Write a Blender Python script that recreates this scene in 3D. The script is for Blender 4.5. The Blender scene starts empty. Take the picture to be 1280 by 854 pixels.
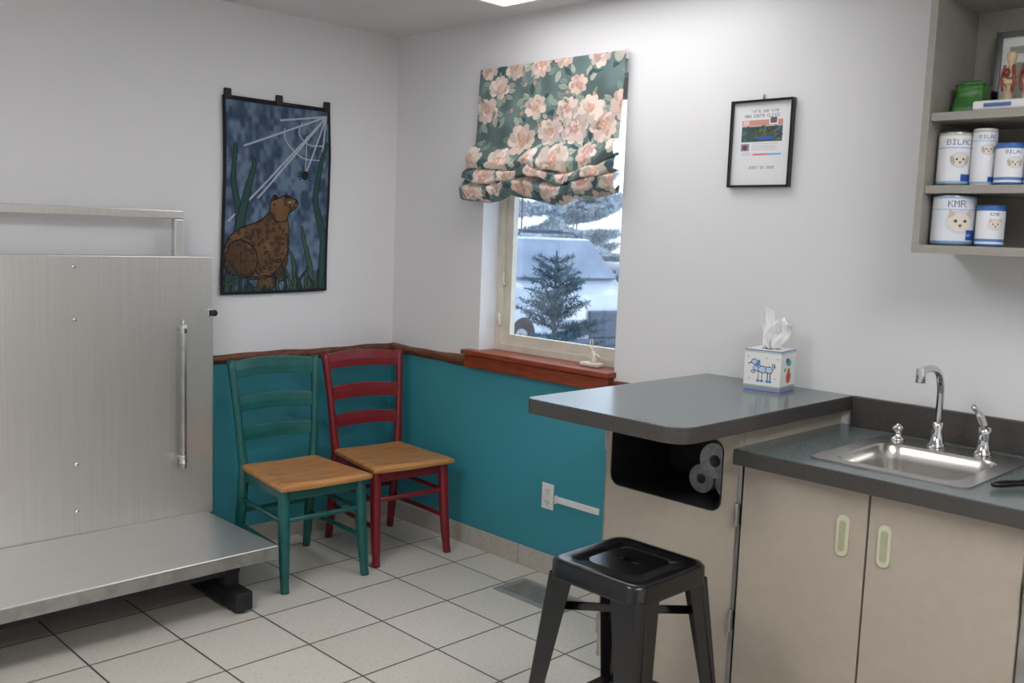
import bpy, math, random
import numpy as np
from mathutils import Matrix, Vector
random.seed(7); rng=np.random.default_rng(7)
scene=bpy.context.scene
try:
    scene.view_settings.view_transform='Standard'
    scene.view_settings.look='None'
except Exception: pass

# ------------------------------------------------------------ helpers
def lin(c):
    c=np.asarray(c,float)/255.
    return np.where(c<=.04045,c/12.92,((c+.055)/1.055)**2.4)
def col(c): return tuple(lin(c))+(1.,)

def mat(name,c,rough=.6,metal=0.,noise=None,bump=0.,bscale=60.,emit=None,stretch=(1,1,1),coat=0.,spec=.5):
    m=bpy.data.materials.new(name); m.use_nodes=True
    nt=m.node_tree; b=nt.nodes['Principled BSDF']
    b.inputs['Base Color'].default_value=col(c)
    b.inputs['Roughness'].default_value=rough
    b.inputs['Metallic'].default_value=metal
    b.inputs['Specular IOR Level'].default_value=spec
    if coat: b.inputs['Coat Weight'].default_value=coat; b.inputs['Coat Roughness'].default_value=.15
    tc=nt.nodes.new('ShaderNodeTexCoord'); mp=nt.nodes.new('ShaderNodeMapping')
    mp.inputs['Scale'].default_value=stretch
    nt.links.new(tc.outputs['Object'],mp.inputs['Vector'])
    if noise:
        c2,sc,lo,hi=noise
        n=nt.nodes.new('ShaderNodeTexNoise'); n.inputs['Scale'].default_value=sc; n.inputs['Detail'].default_value=6
        nt.links.new(mp.outputs[0],n.inputs['Vector'])
        r=nt.nodes.new('ShaderNodeValToRGB'); r.color_ramp.elements[0].position=lo; r.color_ramp.elements[1].position=hi
        r.color_ramp.elements[0].color=col(c); r.color_ramp.elements[1].color=col(c2)
        nt.links.new(n.outputs['Fac'],r.inputs['Fac']); nt.links.new(r.outputs['Color'],b.inputs['Base Color'])
    if bump:
        n=nt.nodes.new('ShaderNodeTexNoise'); n.inputs['Scale'].default_value=bscale; n.inputs['Detail'].default_value=3
        nt.links.new(mp.outputs[0],n.inputs['Vector'])
        bp=nt.nodes.new('ShaderNodeBump'); bp.inputs['Strength'].default_value=bump; bp.inputs['Distance'].default_value=.002
        nt.links.new(n.outputs['Fac'],bp.inputs['Height']); nt.links.new(bp.outputs['Normal'],b.inputs['Normal'])
    if emit:
        b.inputs['Emission Color'].default_value=col(c); b.inputs['Emission Strength'].default_value=emit
    return m

def vcmat(name,rough=.8,bump=0.,bscale=300.,coat=0.):
    m=mat(name,(200,200,200),rough,bump=bump,bscale=bscale,coat=coat)
    nt=m.node_tree; a=nt.nodes.new('ShaderNodeVertexColor'); a.layer_name='paint'
    nt.links.new(a.outputs['Color'],nt.nodes['Principled BSDF'].inputs['Base Color'])
    return m

cur=[None]
def group(name,loc=(0,0,0),rot=0.):
    e=bpy.data.objects.new(name,None); e.empty_display_size=.05
    e.location=loc; e.rotation_euler=(0,0,rot)
    scene.collection.objects.link(e); cur[0]=e; return e
def end(): cur[0]=None

def finish(ob,m,smooth=False,bevel=0.,seg=2,subd=0,solid=0.):
    if m is not None: ob.data.materials.append(m)
    if cur[0] is not None: ob.parent=cur[0]
    scene.collection.objects.link(ob)
    if smooth:
        ob.data.polygons.foreach_set('use_smooth',[True]*len(ob.data.polygons))
    if solid:
        s=ob.modifiers.new('s','SOLIDIFY'); s.thickness=solid; s.offset=0
    if bevel:
        b=ob.modifiers.new('b','BEVEL'); b.width=bevel; b.segments=seg; b.limit_method='ANGLE'; b.angle_limit=math.radians(40)
    if subd:
        s=ob.modifiers.new('u','SUBSURF'); s.levels=subd; s.render_levels=subd
    return ob
def build(name,v,f,m,**k):
    me=bpy.data.meshes.new(name); me.from_pydata([tuple(map(float,p)) for p in v],[],f); me.update()
    return finish(bpy.data.objects.new(name,me),m,**k)
def boxvf(x0,x1,y0,y1,z0,z1,o=0):
    x0,x1=sorted((x0,x1));y0,y1=sorted((y0,y1));z0,z1=sorted((z0,z1))
    v=[(x0,y0,z0),(x1,y0,z0),(x1,y1,z0),(x0,y1,z0),(x0,y0,z1),(x1,y0,z1),(x1,y1,z1),(x0,y1,z1)]
    f=[(0,3,2,1),(4,5,6,7),(0,1,5,4),(1,2,6,5),(2,3,7,6),(3,0,4,7)]
    return v,[tuple(i+o for i in q) for q in f]
def box(name,x0,x1,y0,y1,z0,z1,m,bevel=.002,**k):
    v,f=boxvf(x0,x1,y0,y1,z0,z1); return build(name,v,f,m,bevel=bevel,**k)
def boxes(name,L,m,bevel=0.,**k):
    V=[];Fc=[]
    for b in L:
        v,f=boxvf(*b,o=len(V)); V+=v;Fc+=f
    return build(name,V,Fc,m,bevel=bevel,**k)
def sweepvf(pts,rad,seg=14,sq=1.,o=0,cap=True):
    pts=[Vector(p) for p in pts]; n=len(pts)
    if not hasattr(rad,'__len__'): rad=[rad]*n
    V=[];Fc=[]
    t0=(pts[1]-pts[0]).normalized()
    a=Vector((0,0,1)) if abs(t0.z)<.9 else Vector((1,0,0))
    nrm=(a-t0*a.dot(t0)).normalized()
    for i,p in enumerate(pts):
        t=(pts[min(i+1,n-1)]-pts[max(i-1,0)]).normalized()
        nrm=(nrm-t*nrm.dot(t)).normalized(); bn=t.cross(nrm)
        for j in range(seg):
            th=2*math.pi*j/seg
            V.append(p+(nrm*math.cos(th)+bn*math.sin(th)*sq)*rad[i])
    for i in range(n-1):
        for j in range(seg):
            k=(j+1)%seg
            Fc.append((o+i*seg+j,o+i*seg+k,o+(i+1)*seg+k,o+(i+1)*seg+j))
    if cap:
        Fc.append(tuple(o+j for j in range(seg))[::-1]); Fc.append(tuple(o+(n-1)*seg+j for j in range(seg)))
    return V,Fc
def smoothpath(pts,n=8):
    P=[np.array(p,float) for p in pts]; P=[2*P[0]-P[1]]+P+[2*P[-1]-P[-2]]; out=[]
    for i in range(1,len(P)-2):
        for k in range(n):
            t=k/n; a,b,c,d=P[i-1:i+3]
            out.append(.5*((2*b)+(-a+c)*t+(2*a-5*b+4*c-d)*t*t+(-a+3*b-3*c+d)*t**3))
    out.append(P[-2]); return out
def sweep(name,pts,rad,m,seg=14,sq=1.,smooth=True,**k):
    v,f=sweepvf(pts,rad,seg,sq); 
    ob=build(name,v,f,m,smooth=smooth,**k)
    return ob
def cyl(name,p0,p1,r0,m,r1=None,seg=28,bevel=.001,**k):
    v,f=sweepvf([p0,p1],[r0,r0 if r1 is None else r1],seg)
    ob=build(name,v,f,m,smooth=True,bevel=bevel,**k); 
    for p in ob.data.polygons:
        if len(p.vertices)>4: p.use_smooth=False
    return ob
def lathe(name,c,prof,m,seg=32,smooth=True,**k):
    V=[];Fc=[]
    for r,z in prof:
        for j in range(seg):
            th=2*math.pi*j/seg; V.append((c[0]+r*math.cos(th),c[1]+r*math.sin(th),c[2]+z))
    for i in range(len(prof)-1):
        for j in range(seg):
            q=(j+1)%seg; Fc.append((i*seg+j,i*seg+q,(i+1)*seg+q,(i+1)*seg+j))
    Fc.append(tuple(range(seg))[::-1]); Fc.append(tuple((len(prof)-1)*seg+j for j in range(seg)))
    return build(name,V,Fc,m,smooth=smooth,**k)
def rr(x0,x1,y0,y1,r,n=6,rs=None):
    rs=rs or (r,r,r,r); out=[]
    for (cx,cy,a0),q in zip(((x1,y1,0),(x0,y1,90),(x0,y0,180),(x1,y0,270)),rs):
        sx=-1 if cx==x1 else 1; sy=-1 if cy==y1 else 1
        for k in range(n+1):
            a=math.radians(a0+90*k/n); out.append((cx+sx*q+q*math.cos(a),cy+sy*q+q*math.sin(a)))
    return out
def plate(name,loops,th,M,m,**k):
    cu=bpy.data.curves.new('c','CURVE'); cu.dimensions='2D'; cu.fill_mode='BOTH'; cu.extrude=th/2
    for L in loops:
        s=cu.splines.new('POLY'); s.points.add(len(L)-1)
        for i,p in enumerate(L): s.points[i].co=(p[0],p[1],0,1)
        s.use_cyclic_u=True
    t=bpy.data.objects.new('t',cu); scene.collection.objects.link(t)
    dg=bpy.context.evaluated_depsgraph_get()
    me=bpy.data.meshes.new_from_object(t.evaluated_get(dg)); bpy.data.objects.remove(t)
    me.name=name; me.transform(M); me.update()
    return finish(bpy.data.objects.new(name,me),m,**k)
def Mz(z): return Matrix.Translation((0,0,z))
def Mx(x): # local (a,b) -> world y=a, z=b
    return Matrix(((0,0,1,x),(1,0,0,0),(0,1,0,0),(0,0,0,1)))

FONT={'A':[14,17,17,31,17,17,17],'B':[30,17,17,30,17,17,30],'C':[14,17,16,16,16,17,14],'E':[31,16,16,30,16,16,31],'I':[14,4,4,4,4,4,14],'K':[17,18,20,24,20,18,17],'L':[16]*6+[31],'M':[17,27,21,21,17,17,17],'R':[30,17,17,30,20,18,17],'T':[31]+[4]*6,'S':[15,16,16,14,1,1,30],'O':[14,17,17,17,17,17,14],'N':[17,25,21,19,17,17,17],'W':[17,17,17,21,21,27,17],'U':[17]*6+[14],'H':[17,17,17,31,17,17,17],'V':[17,17,17,17,17,10,4],' ':[0]*7}
class Canvas:
    def __init__(s,W,H,res,bg):
        s.W,s.H,s.res=W,H,res; s.w=int(W*res);s.h=int(H*res)
        s.a=np.ones((s.h,s.w,3))*np.array(bg,float)
        s.Y,s.X=np.mgrid[0:s.h,0:s.w]; s.X=(s.X+.5)/res; s.Y=(s.Y+.5)/res
    def put(s,mask,c):
        s.a[mask]=np.array(c,float)
    def ell(s,cx,cy,rx,ry,ang,c):
        R=max(rx,ry)*s.res+2; x0=max(0,int(cx*s.res-R));x1=min(s.w,int(cx*s.res+R)+1);y0=max(0,int(cy*s.res-R));y1=min(s.h,int(cy*s.res+R)+1)
        if x1<=x0 or y1<=y0: return
        ca,sa=math.cos(ang),math.sin(ang); dx=s.X[y0:y1,x0:x1]-cx;dy=s.Y[y0:y1,x0:x1]-cy
        s.a[y0:y1,x0:x1][((dx*ca+dy*sa)/rx)**2+((-dx*sa+dy*ca)/ry)**2<1]=np.array(c,float)
    def rect(s,x0,y0,x1,y1,c): s.put((s.X>x0)&(s.X<x1)&(s.Y>y0)&(s.Y<y1),c)
    def line(s,p,q,w,c,w2=None):
        w2=w if w2 is None else w2
        px,py=p;dx,dy=q[0]-px,q[1]-py;L=dx*dx+dy*dy+1e-9
        R=max(w,w2); a0=max(0,int((min(px,q[0])-R)*s.res)-1);a1=min(s.w,int((max(px,q[0])+R)*s.res)+2)
        b0=max(0,int((min(py,q[1])-R)*s.res)-1);b1=min(s.h,int((max(py,q[1])+R)*s.res)+2)
        if a1<=a0 or b1<=b0: return
        X=s.X[b0:b1,a0:a1];Y=s.Y[b0:b1,a0:a1]
        t=np.clip(((X-px)*dx+(Y-py)*dy)/L,0,1)
        d=np.hypot(X-px-t*dx,Y-py-t*dy); s.a[b0:b1,a0:a1][d<(w+(w2-w)*t)/2]=np.array(c,float)
    def path(s,P,w,c,w2=None):
        P=smoothpath(P,6);w2=w if w2 is None else w2;n=len(P)-1
        for i in range(n): s.line(P[i],P[i+1],w+(w2-w)*i/n,c,w+(w2-w)*(i+1)/n)
    def poly(s,P,c,smooth=False,mask=False):
        if smooth: P=smoothpath(list(P)+[P[0]],6)
        ins=np.zeros((s.h,s.w),bool);n=len(P)
        for i in range(n):
            x0,y0=P[i][:2];x1,y1=P[(i+1)%n][:2]
            if y0==y1: continue
            b0=max(0,int(min(y0,y1)*s.res)-1);b1=min(s.h,int(max(y0,y1)*s.res)+2)
            if b1<=b0: continue
            X=s.X[b0:b1];Y=s.Y[b0:b1]
            ins[b0:b1]^=((Y>y0)!=(Y>y1))&(X<(x1-x0)*(Y-y0)/(y1-y0)+x0)
        if mask: return ins
        s.put(ins,c)
    def text(s,x,y,h,t,c):
        q=h/7.
        for ch in t:
            for i,row in enumerate(FONT.get(ch,FONT['O'])):
                for j in range(5):
                    if row>>(4-j)&1: s.rect(x+j*q,y+i*q,x+(j+1)*q,y+(i+1)*q,c)
            x+=6*q
def gridmesh(name,cv,fn,m,smooth=True,**k):
    h,w=cv.h,cv.w
    U,V=np.meshgrid(np.linspace(0,1,w),np.linspace(0,1,h))
    P=fn(U,V); co=np.stack(P,-1).reshape(-1,3)
    me=bpy.data.meshes.new(name)
    i=np.arange(h*w).reshape(h,w)
    q=np.stack([i[:-1,:-1],i[1:,:-1],i[1:,1:],i[:-1,1:]],-1).reshape(-1,4)
    me.vertices.add(h*w); me.vertices.foreach_set('co',co.ravel())
    me.loops.add(q.size); me.loops.foreach_set('vertex_index',q.ravel().astype(np.int32))
    me.polygons.add(len(q)); me.polygons.foreach_set('loop_start',(np.arange(len(q))*4).astype(np.int32))
    me.update(calc_edges=True)
    ca=me.color_attributes.new('paint','FLOAT_COLOR','POINT')
    c=np.ones((h*w,4));c[:,:3]=lin(np.clip(cv.a,0,255)).reshape(-1,3)
    ca.data.foreach_set('color',c.ravel())
    me.validate()
    return finish(bpy.data.objects.new(name,me),m,smooth=smooth,**k)
def noise2(h,w,cells,seed=0):
    g=np.random.default_rng(seed).random((cells+2,cells+2))
    y=np.linspace(0,cells,h);x=np.linspace(0,cells,w)
    yi=y.astype(int);xi=x.astype(int);fy=(y-yi)[:,None];fx=(x-xi)[None]
    fy=fy*fy*(3-2*fy);fx=fx*fx*(3-2*fx)
    a=g[yi][:,xi];b=g[yi][:,xi+1];c=g[yi+1][:,xi];d=g[yi+1][:,xi+1]
    return (a*(1-fx)+b*fx)*(1-fy)+(c*(1-fx)+d*fx)*fy

# ------------------------------------------------------------ materials
WC=(226,226,227)
def wallmat(name,teal):
    m=mat(name,WC,.65,bump=.25,bscale=180)
    if teal:
        nt=m.node_tree;b=nt.nodes['Principled BSDF']
        g=nt.nodes.new('ShaderNodeNewGeometry');sp=nt.nodes.new('ShaderNodeSeparateXYZ')
        nt.links.new(g.outputs['Position'],sp.inputs[0])
        lt=nt.nodes.new('ShaderNodeMath');lt.operation='LESS_THAN';lt.inputs[1].default_value=.88
        nt.links.new(sp.outputs['Z'],lt.inputs[0])
        mx=nt.nodes.new('ShaderNodeMix');mx.data_type='RGBA'
        mx.inputs['A'].default_value=col(WC);mx.inputs['B'].default_value=col((58,145,160))
        nt.links.new(lt.outputs[0],mx.inputs['Factor']);nt.links.new(mx.outputs['Result'],b.inputs['Base Color'])
    return m
M_wt=wallmat('wall_paint_teal_dado',True); M_w=wallmat('wall_paint_white',False)
M_ceil=mat('ceiling_paint',(216,216,217),.9,bump=.2,bscale=120)
def tilemat():
    m=mat('floor_tile',(205,202,192),.38)
    nt=m.node_tree;b=nt.nodes['Principled BSDF']
    g=nt.nodes.new('ShaderNodeNewGeometry');mp=nt.nodes.new('ShaderNodeMapping')
    mp.inputs['Location'].default_value=(.22+.325*20,.13+.325*20,0)
    nt.links.new(g.outputs['Position'],mp.inputs['Vector'])
    br=nt.nodes.new('ShaderNodeTexBrick');br.offset=0;br.squash=1
    br.inputs['Scale'].default_value=1;br.inputs['Brick Width'].default_value=.325;br.inputs['Row Height'].default_value=.325
    br.inputs['Mortar Size'].default_value=.0038;br.inputs['Mortar Smooth'].default_value=.1
    br.inputs['Color1'].default_value=col((214,208,198));br.inputs['Color2'].default_value=col((208,202,192));br.inputs['Mortar'].default_value=col((92,89,85))
    nt.links.new(mp.outputs[0],br.inputs['Vector'])
    n=nt.nodes.new('ShaderNodeTexNoise');n.inputs['Scale'].default_value=80;n.inputs['Detail'].default_value=5
    nt.links.new(g.outputs['Position'],n.inputs['Vector'])
    r=nt.nodes.new('ShaderNodeValToRGB');r.color_ramp.elements[0].position=.3;r.color_ramp.elements[0].color=(.86,.85,.82,1);r.color_ramp.elements[1].position=.5;r.color_ramp.elements[1].color=(1,1,1,1)
    nt.links.new(n.outputs['Fac'],r.inputs['Fac'])
    mx=nt.nodes.new('ShaderNodeMix');mx.data_type='RGBA';mx.blend_type='MULTIPLY';mx.inputs['Factor'].default_value=1
    nt.links.new(br.outputs['Color'],mx.inputs['A']);nt.links.new(r.outputs['Color'],mx.inputs['B'])
    nt.links.new(mx.outputs['Result'],b.inputs['Base Color'])
    bp=nt.nodes.new('ShaderNodeBump');bp.invert=True;bp.inputs['Strength'].default_value=.6;bp.inputs['Distance'].default_value=.002
    nt.links.new(br.outputs['Fac'],bp.inputs['Height']);nt.links.new(bp.outputs['Normal'],b.inputs['Normal'])
    return m
M_tile=tilemat()
M_btile=mat('baseboard_tile',(192,186,176),.4,noise=((180,174,164),60,.4,.65))
M_rail=mat('rail_wood',(118,66,36),.42,noise=((70,34,18),9,.4,.65),stretch=(3,3,14),bump=.6,bscale=30)
M_sill=mat('sill_wood',(150,66,34),.35,noise=((118,46,24),10,.35,.7),stretch=(4,1,6))
M_steel=mat('brushed_steel',(222,220,216),.36,.88,noise=((214,212,208),5,.3,.7),stretch=(24,24,.4),bump=.04,bscale=8)
M_steelH=mat('brushed_steel_plate',(222,220,216),.4,.88,noise=((214,212,208),5,.3,.7),stretch=(.6,24,24),bump=.04,bscale=8)
M_sink=mat('sink_steel',(200,198,193),.26,1.,noise=((190,188,183),30,.3,.7))
M_chrome=mat('chrome',(215,215,215),.08,1.)
M_dark=mat('black_rubber',(22,23,26),.6,noise=((32,33,36),30,.4,.6))
M_black=mat('black_metal_paint',(12,12,15),.26,noise=((17,17,20),20,.4,.6),coat=.3)
M_teal=mat('teal_chair_paint',(8,84,80),.4,noise=((12,96,92),14,.4,.7),coat=.25)
M_red=mat('red_chair_paint',(116,14,24),.4,noise=((130,19,30),14,.4,.7),coat=.25)
M_seat=mat('seat_wood',(204,146,84),.36,noise=((168,110,56),5,.35,.7),stretch=(1.2,9,9),coat=.25)
M_lam=mat('counter_laminate',(96,106,106),.2,noise=((108,117,117),160,.4,.62))
M_lamE=mat('counter_edge',(66,62,59),.4,noise=((73,69,66),100,.4,.6))
M_cab=mat('cabinet_laminate',(177,167,152),.42,noise=((174,164,149),30,.4,.6))
M_shelf=mat('shelf_laminate',(160,157,148),.5,noise=((156,153,144),30,.4,.6))
M_white=mat('white_plastic',(232,232,230),.4,noise=((226,226,224),20,.4,.6))
M_vinyl=mat('window_vinyl',(222,216,200),.45,noise=((214,208,192),20,.4,.6))
M_alu=mat('aluminium_edge',(176,176,174),.32,1.,noise=((160,160,158),20,.4,.6))
M_handle=mat('handle_cream',(206,206,178),.35,noise=((200,200,172),20,.4,.6),coat=.3)
M_pullr=mat('pull_recess',(172,172,144),.4,noise=((166,166,138),20,.4,.6))
M_paper=mat('paper_towel',(160,162,166),.9,noise=((142,144,148),60,.4,.6),bump=.4,bscale=150)  # white paper greyed; the cubby's dim light is put into the colour
M_tissue=mat('tissue_paper',(252,252,252),.9,noise=((246,246,246),30,.4,.6))
_b=M_tissue.node_tree.nodes['Principled BSDF']
_b.inputs['Subsurface Weight'].default_value=.5;_b.inputs['Subsurface Radius'].default_value=(.02,.02,.02)
M_vc=vcmat('printed_surface',.6)
M_fab=vcmat('printed_fabric',.9,bump=.3,bscale=400)
M_gloss=vcmat('printed_label',.35)

# ------------------------------------------------------------ room
XL,YF,ZC=-4.3,-4.9,2.44
box('floor',XL,0,YF,0,-.1,0,M_tile,bevel=0)
box('ceiling',XL,0,YF,0,ZC,ZC+.1,M_ceil,bevel=0)
box('wall_back',XL-.1,.16,0,.12,0,ZC,M_wt,bevel=0)
wy0,wy1,wz0,wz1=-1.475,-.66,.92,2.14
boxes('wall_right',[(0,.16,YF,wy0,0,ZC),(0,.16,wy1,0,0,ZC),(0,.16,wy0,wy1,0,wz0),(0,.16,wy0,wy1,wz1,ZC)],M_wt)
box('wall_left',XL-.1,XL,YF,0,0,ZC,M_w,bevel=0)
box('wall_front',XL-.1,.16,YF-.1,YF,0,ZC,M_w,bevel=0)
L=[];y=-.003
while y>-1.95:
    e=max(y-.322,-1.955); L.append((-.010,0,e,y,0,.092)); y-=.325
boxes('baseboard_right',L,M_btile,bevel=.002)
L=[];x=-.012
while x>XL:
    e=max(x-.322,XL); L.append((e,x,-.010,0,0,.092)); x-=.325
boxes('baseboard_back',L,M_btile,bevel=.002)
def rail(name,a,b,ax):
    n=int(abs(b-a)/.012);V=[];Fc=[];ph=random.random()*9
    for i in range(n+1):
        s=a+(b-a)*i/n
        R=.024+.0022*math.sin(s*11+ph)+.0016*math.sin(s*27+ph*2)
        for j in range(9):
            t=-math.pi/2+math.pi*j/8; d=-R*.95*math.cos(t); z=.884+R*math.sin(t)
            V.append((s,d,z) if ax==0 else (d,s,z))
    for i in range(n):
        for j in range(8): q=i*9+j; Fc.append((q,q+1,q+10,q+9))
    build(name,V,Fc,M_rail,smooth=True)
rail('trim_1',XL,-.001,0); rail('trim_2',-.001,-.592,1); rail('trim_3',-1.487,-1.93,1)
group('window_sill',(0,0,0))
box('sill_board',-.055,.125,-.59,-1.487,.922,.945,M_sill,bevel=.004)
box('sill_apron',-.04,0,-.60,-1.478,.862,.922,M_sill,bevel=.006)
end()
group('window_1')
def fr(n,y0,y1,z0,z1,w,x0,x1,m):
    plate(n,[[(y0,z0),(y1,z0),(y1,z1),(y0,z1)],[(y0+w,z0+w),(y0+w,z1-w),(y1-w,z1-w),(y1-w,z0+w)]],x1-x0,Mx((x0+x1)/2),m,bevel=.003)
fr('frame',wy0,wy1,wz0+.02,wz1,.035,.105,.158,M_vinyl)
fr('sash',wy0+.035,wy1-.035,wz0+.055,wz1-.035,.045,.12,.15,M_vinyl)
gm=bpy.data.materials.new('glass');gm.use_nodes=True
nt=gm.node_tree;nt.nodes.clear();o=nt.nodes.new('ShaderNodeOutputMaterial');tr=nt.nodes.new('ShaderNodeBsdfTransparent');gl=nt.nodes.new('ShaderNodeBsdfGlossy');gl.inputs['Roughness'].default_value=.02
tr.inputs['Color'].default_value=(.95,.97,1,1)
mx=nt.nodes.new('ShaderNodeMixShader');mx.inputs[0].default_value=.07;nt.links.new(tr.outputs[0],mx.inputs[1]);nt.links.new(gl.outputs[0],mx.inputs[2]);nt.links.new(mx.outputs[0],o.inputs[0])
box('glass_pane',.133,.137,wy0+.078,wy1-.078,wz0+.098,wz1-.078,gm,bevel=0)
sweep('crank',[(.10,-.70,1.06),(.085,-.70,1.07),(.08,-.705,1.12)],[.008,.008,.006],M_vinyl)
sweep('latch',[(.115,-.705,1.25),(.10,-.705,1.26),(.10,-.705,1.31)],[.006,.006,.005],M_vinyl)
end()

# ------------------------------------------------------------ roman shade
def floral():
    cv=Canvas(.88,.92,430,(104,126,124))
    n=noise2(cv.h,cv.w,14,3)[...,None]; cv.a=cv.a*(.74+.36*n)
    r=random.Random(5)
    def leaf(x,y,a,L,c):
        P=[(x,y),(x+L*.5*math.cos(a)-L*.24*math.sin(a),y+L*.5*math.sin(a)+L*.24*math.cos(a)),(x+L*math.cos(a),y+L*math.sin(a)),(x+L*.5*math.cos(a)+L*.24*math.sin(a),y+L*.5*math.sin(a)-L*.24*math.cos(a))]
        cv.poly(P,c,smooth=True); cv.line((x,y),(x+L*.8*math.cos(a),y+L*.8*math.sin(a)),.0022,tuple(q*.78 for q in c))
    cen=[]
    for j in range(8):
        for i in range(6):
            cen.append((.06+i*.165+(j%2)*.08+r.uniform(-.02,.02),.05+j*.122+r.uniform(-.02,.02)))
    for (x,y) in cen:
        for k in range(8):
            a=r.uniform(0,6.28); leaf(x+.06*math.cos(a),y+.06*math.sin(a),a+r.uniform(-.4,.4),r.uniform(.04,.07),r.choice([(152,164,152),(128,146,138),(180,182,166),(112,132,128),(66,90,94)]))
    r.shuffle(cen)
    for (x,y) in cen[:42]:
        R=r.uniform(.044,.066)
        base=np.array(r.choice([(224,202,190),(230,212,200),(216,192,180),(232,218,206),(220,204,194)]),float)
        for k in range(11):
            a=k*6.283/11+r.uniform(-.25,.25); q=r.uniform(.75,1); cv.ell(x+R*q*.85*math.cos(a),y+R*q*.72*math.sin(a),R*.5,R*.34,a,base*r.uniform(.84,1.05))
        for k in range(20):
            a=r.uniform(0,6.28); q=r.uniform(.1,.75); cv.ell(x+R*q*math.cos(a),y+R*q*.85*math.sin(a),R*r.uniform(.2,.36),R*r.uniform(.12,.2),a+r.uniform(.8,2.2),base*np.array([1,r.uniform(.9,1),r.uniform(.88,1)])*r.uniform(.78,1.08))
        for k in range(6):
            a=k*6.283/6; cv.ell(x+R*.2*math.cos(a),y+R*.2*math.sin(a),R*.20,R*.10,a+.8,base*np.array([.94,.80,.76])*r.uniform(.9,1.05))
    for k in range(30):
        x,y=r.uniform(0,.88),r.uniform(0,.92); cv.ell(x,y,.013,.009,r.random()*3,(206,152,138)); leaf(x,y,r.uniform(0,6),.035,(126,144,132))
    return cv
cv=floral()
prof=[(0,-.012,2.225),(.06,-.030,2.222),(.10,-.032,2.18),(.30,-.040,2.02),(.46,-.052,1.878),(.50,-.078,1.862),(.545,-.108,1.82),(.575,-.10,1.785),(.60,-.055,1.79),(.625,-.075,1.80),(.66,-.112,1.772),(.695,-.115,1.735),(.725,-.060,1.73),(.75,-.08,1.74),(.79,-.112,1.71),(.83,-.105,1.67),(.87,-.065,1.648),(.92,-.035,1.675)]
pv=np.array(prof)
def shade(U,V):
    s=V*.92
    x=np.interp(s,pv[:,0],pv[:,1]);z=np.interp(s,pv[:,0],pv[:,2])
    h=U.shape
    amt=np.clip((s-.42)/.12,0,1)
    wn=noise2(h[0],h[1],9,11)-.5; wn2=noise2(h[0],h[1],22,12)-.5
    y=-.645-U*.838
    y=y+amt*(.5-U)*.045*np.clip(-x/.12,0,1.2)
    z=z+amt*(.035*wn+.012*wn2)+ amt*(-.02*np.sin(U*math.pi)+.012*np.sin(U*11+s*5))
    x=x-.01*wn2*amt-.012*amt*np.sin(U*17+s*9)+.006*(noise2(h[0],h[1],5,4)-.5)
    for _ in range(6):
        x[1:-1]=.25*x[:-2]+.5*x[1:-1]+.25*x[2:]; z[1:-1]=.25*z[:-2]+.5*z[1:-1]+.25*z[2:]
    return x,y,z
group('roman_shade')
gridmesh('fabric',cv,shade,M_fab,solid=.0015)
box('headrail',-.028,-.001,-.655,-1.475,2.19,2.218,M_white)
end()

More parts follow.
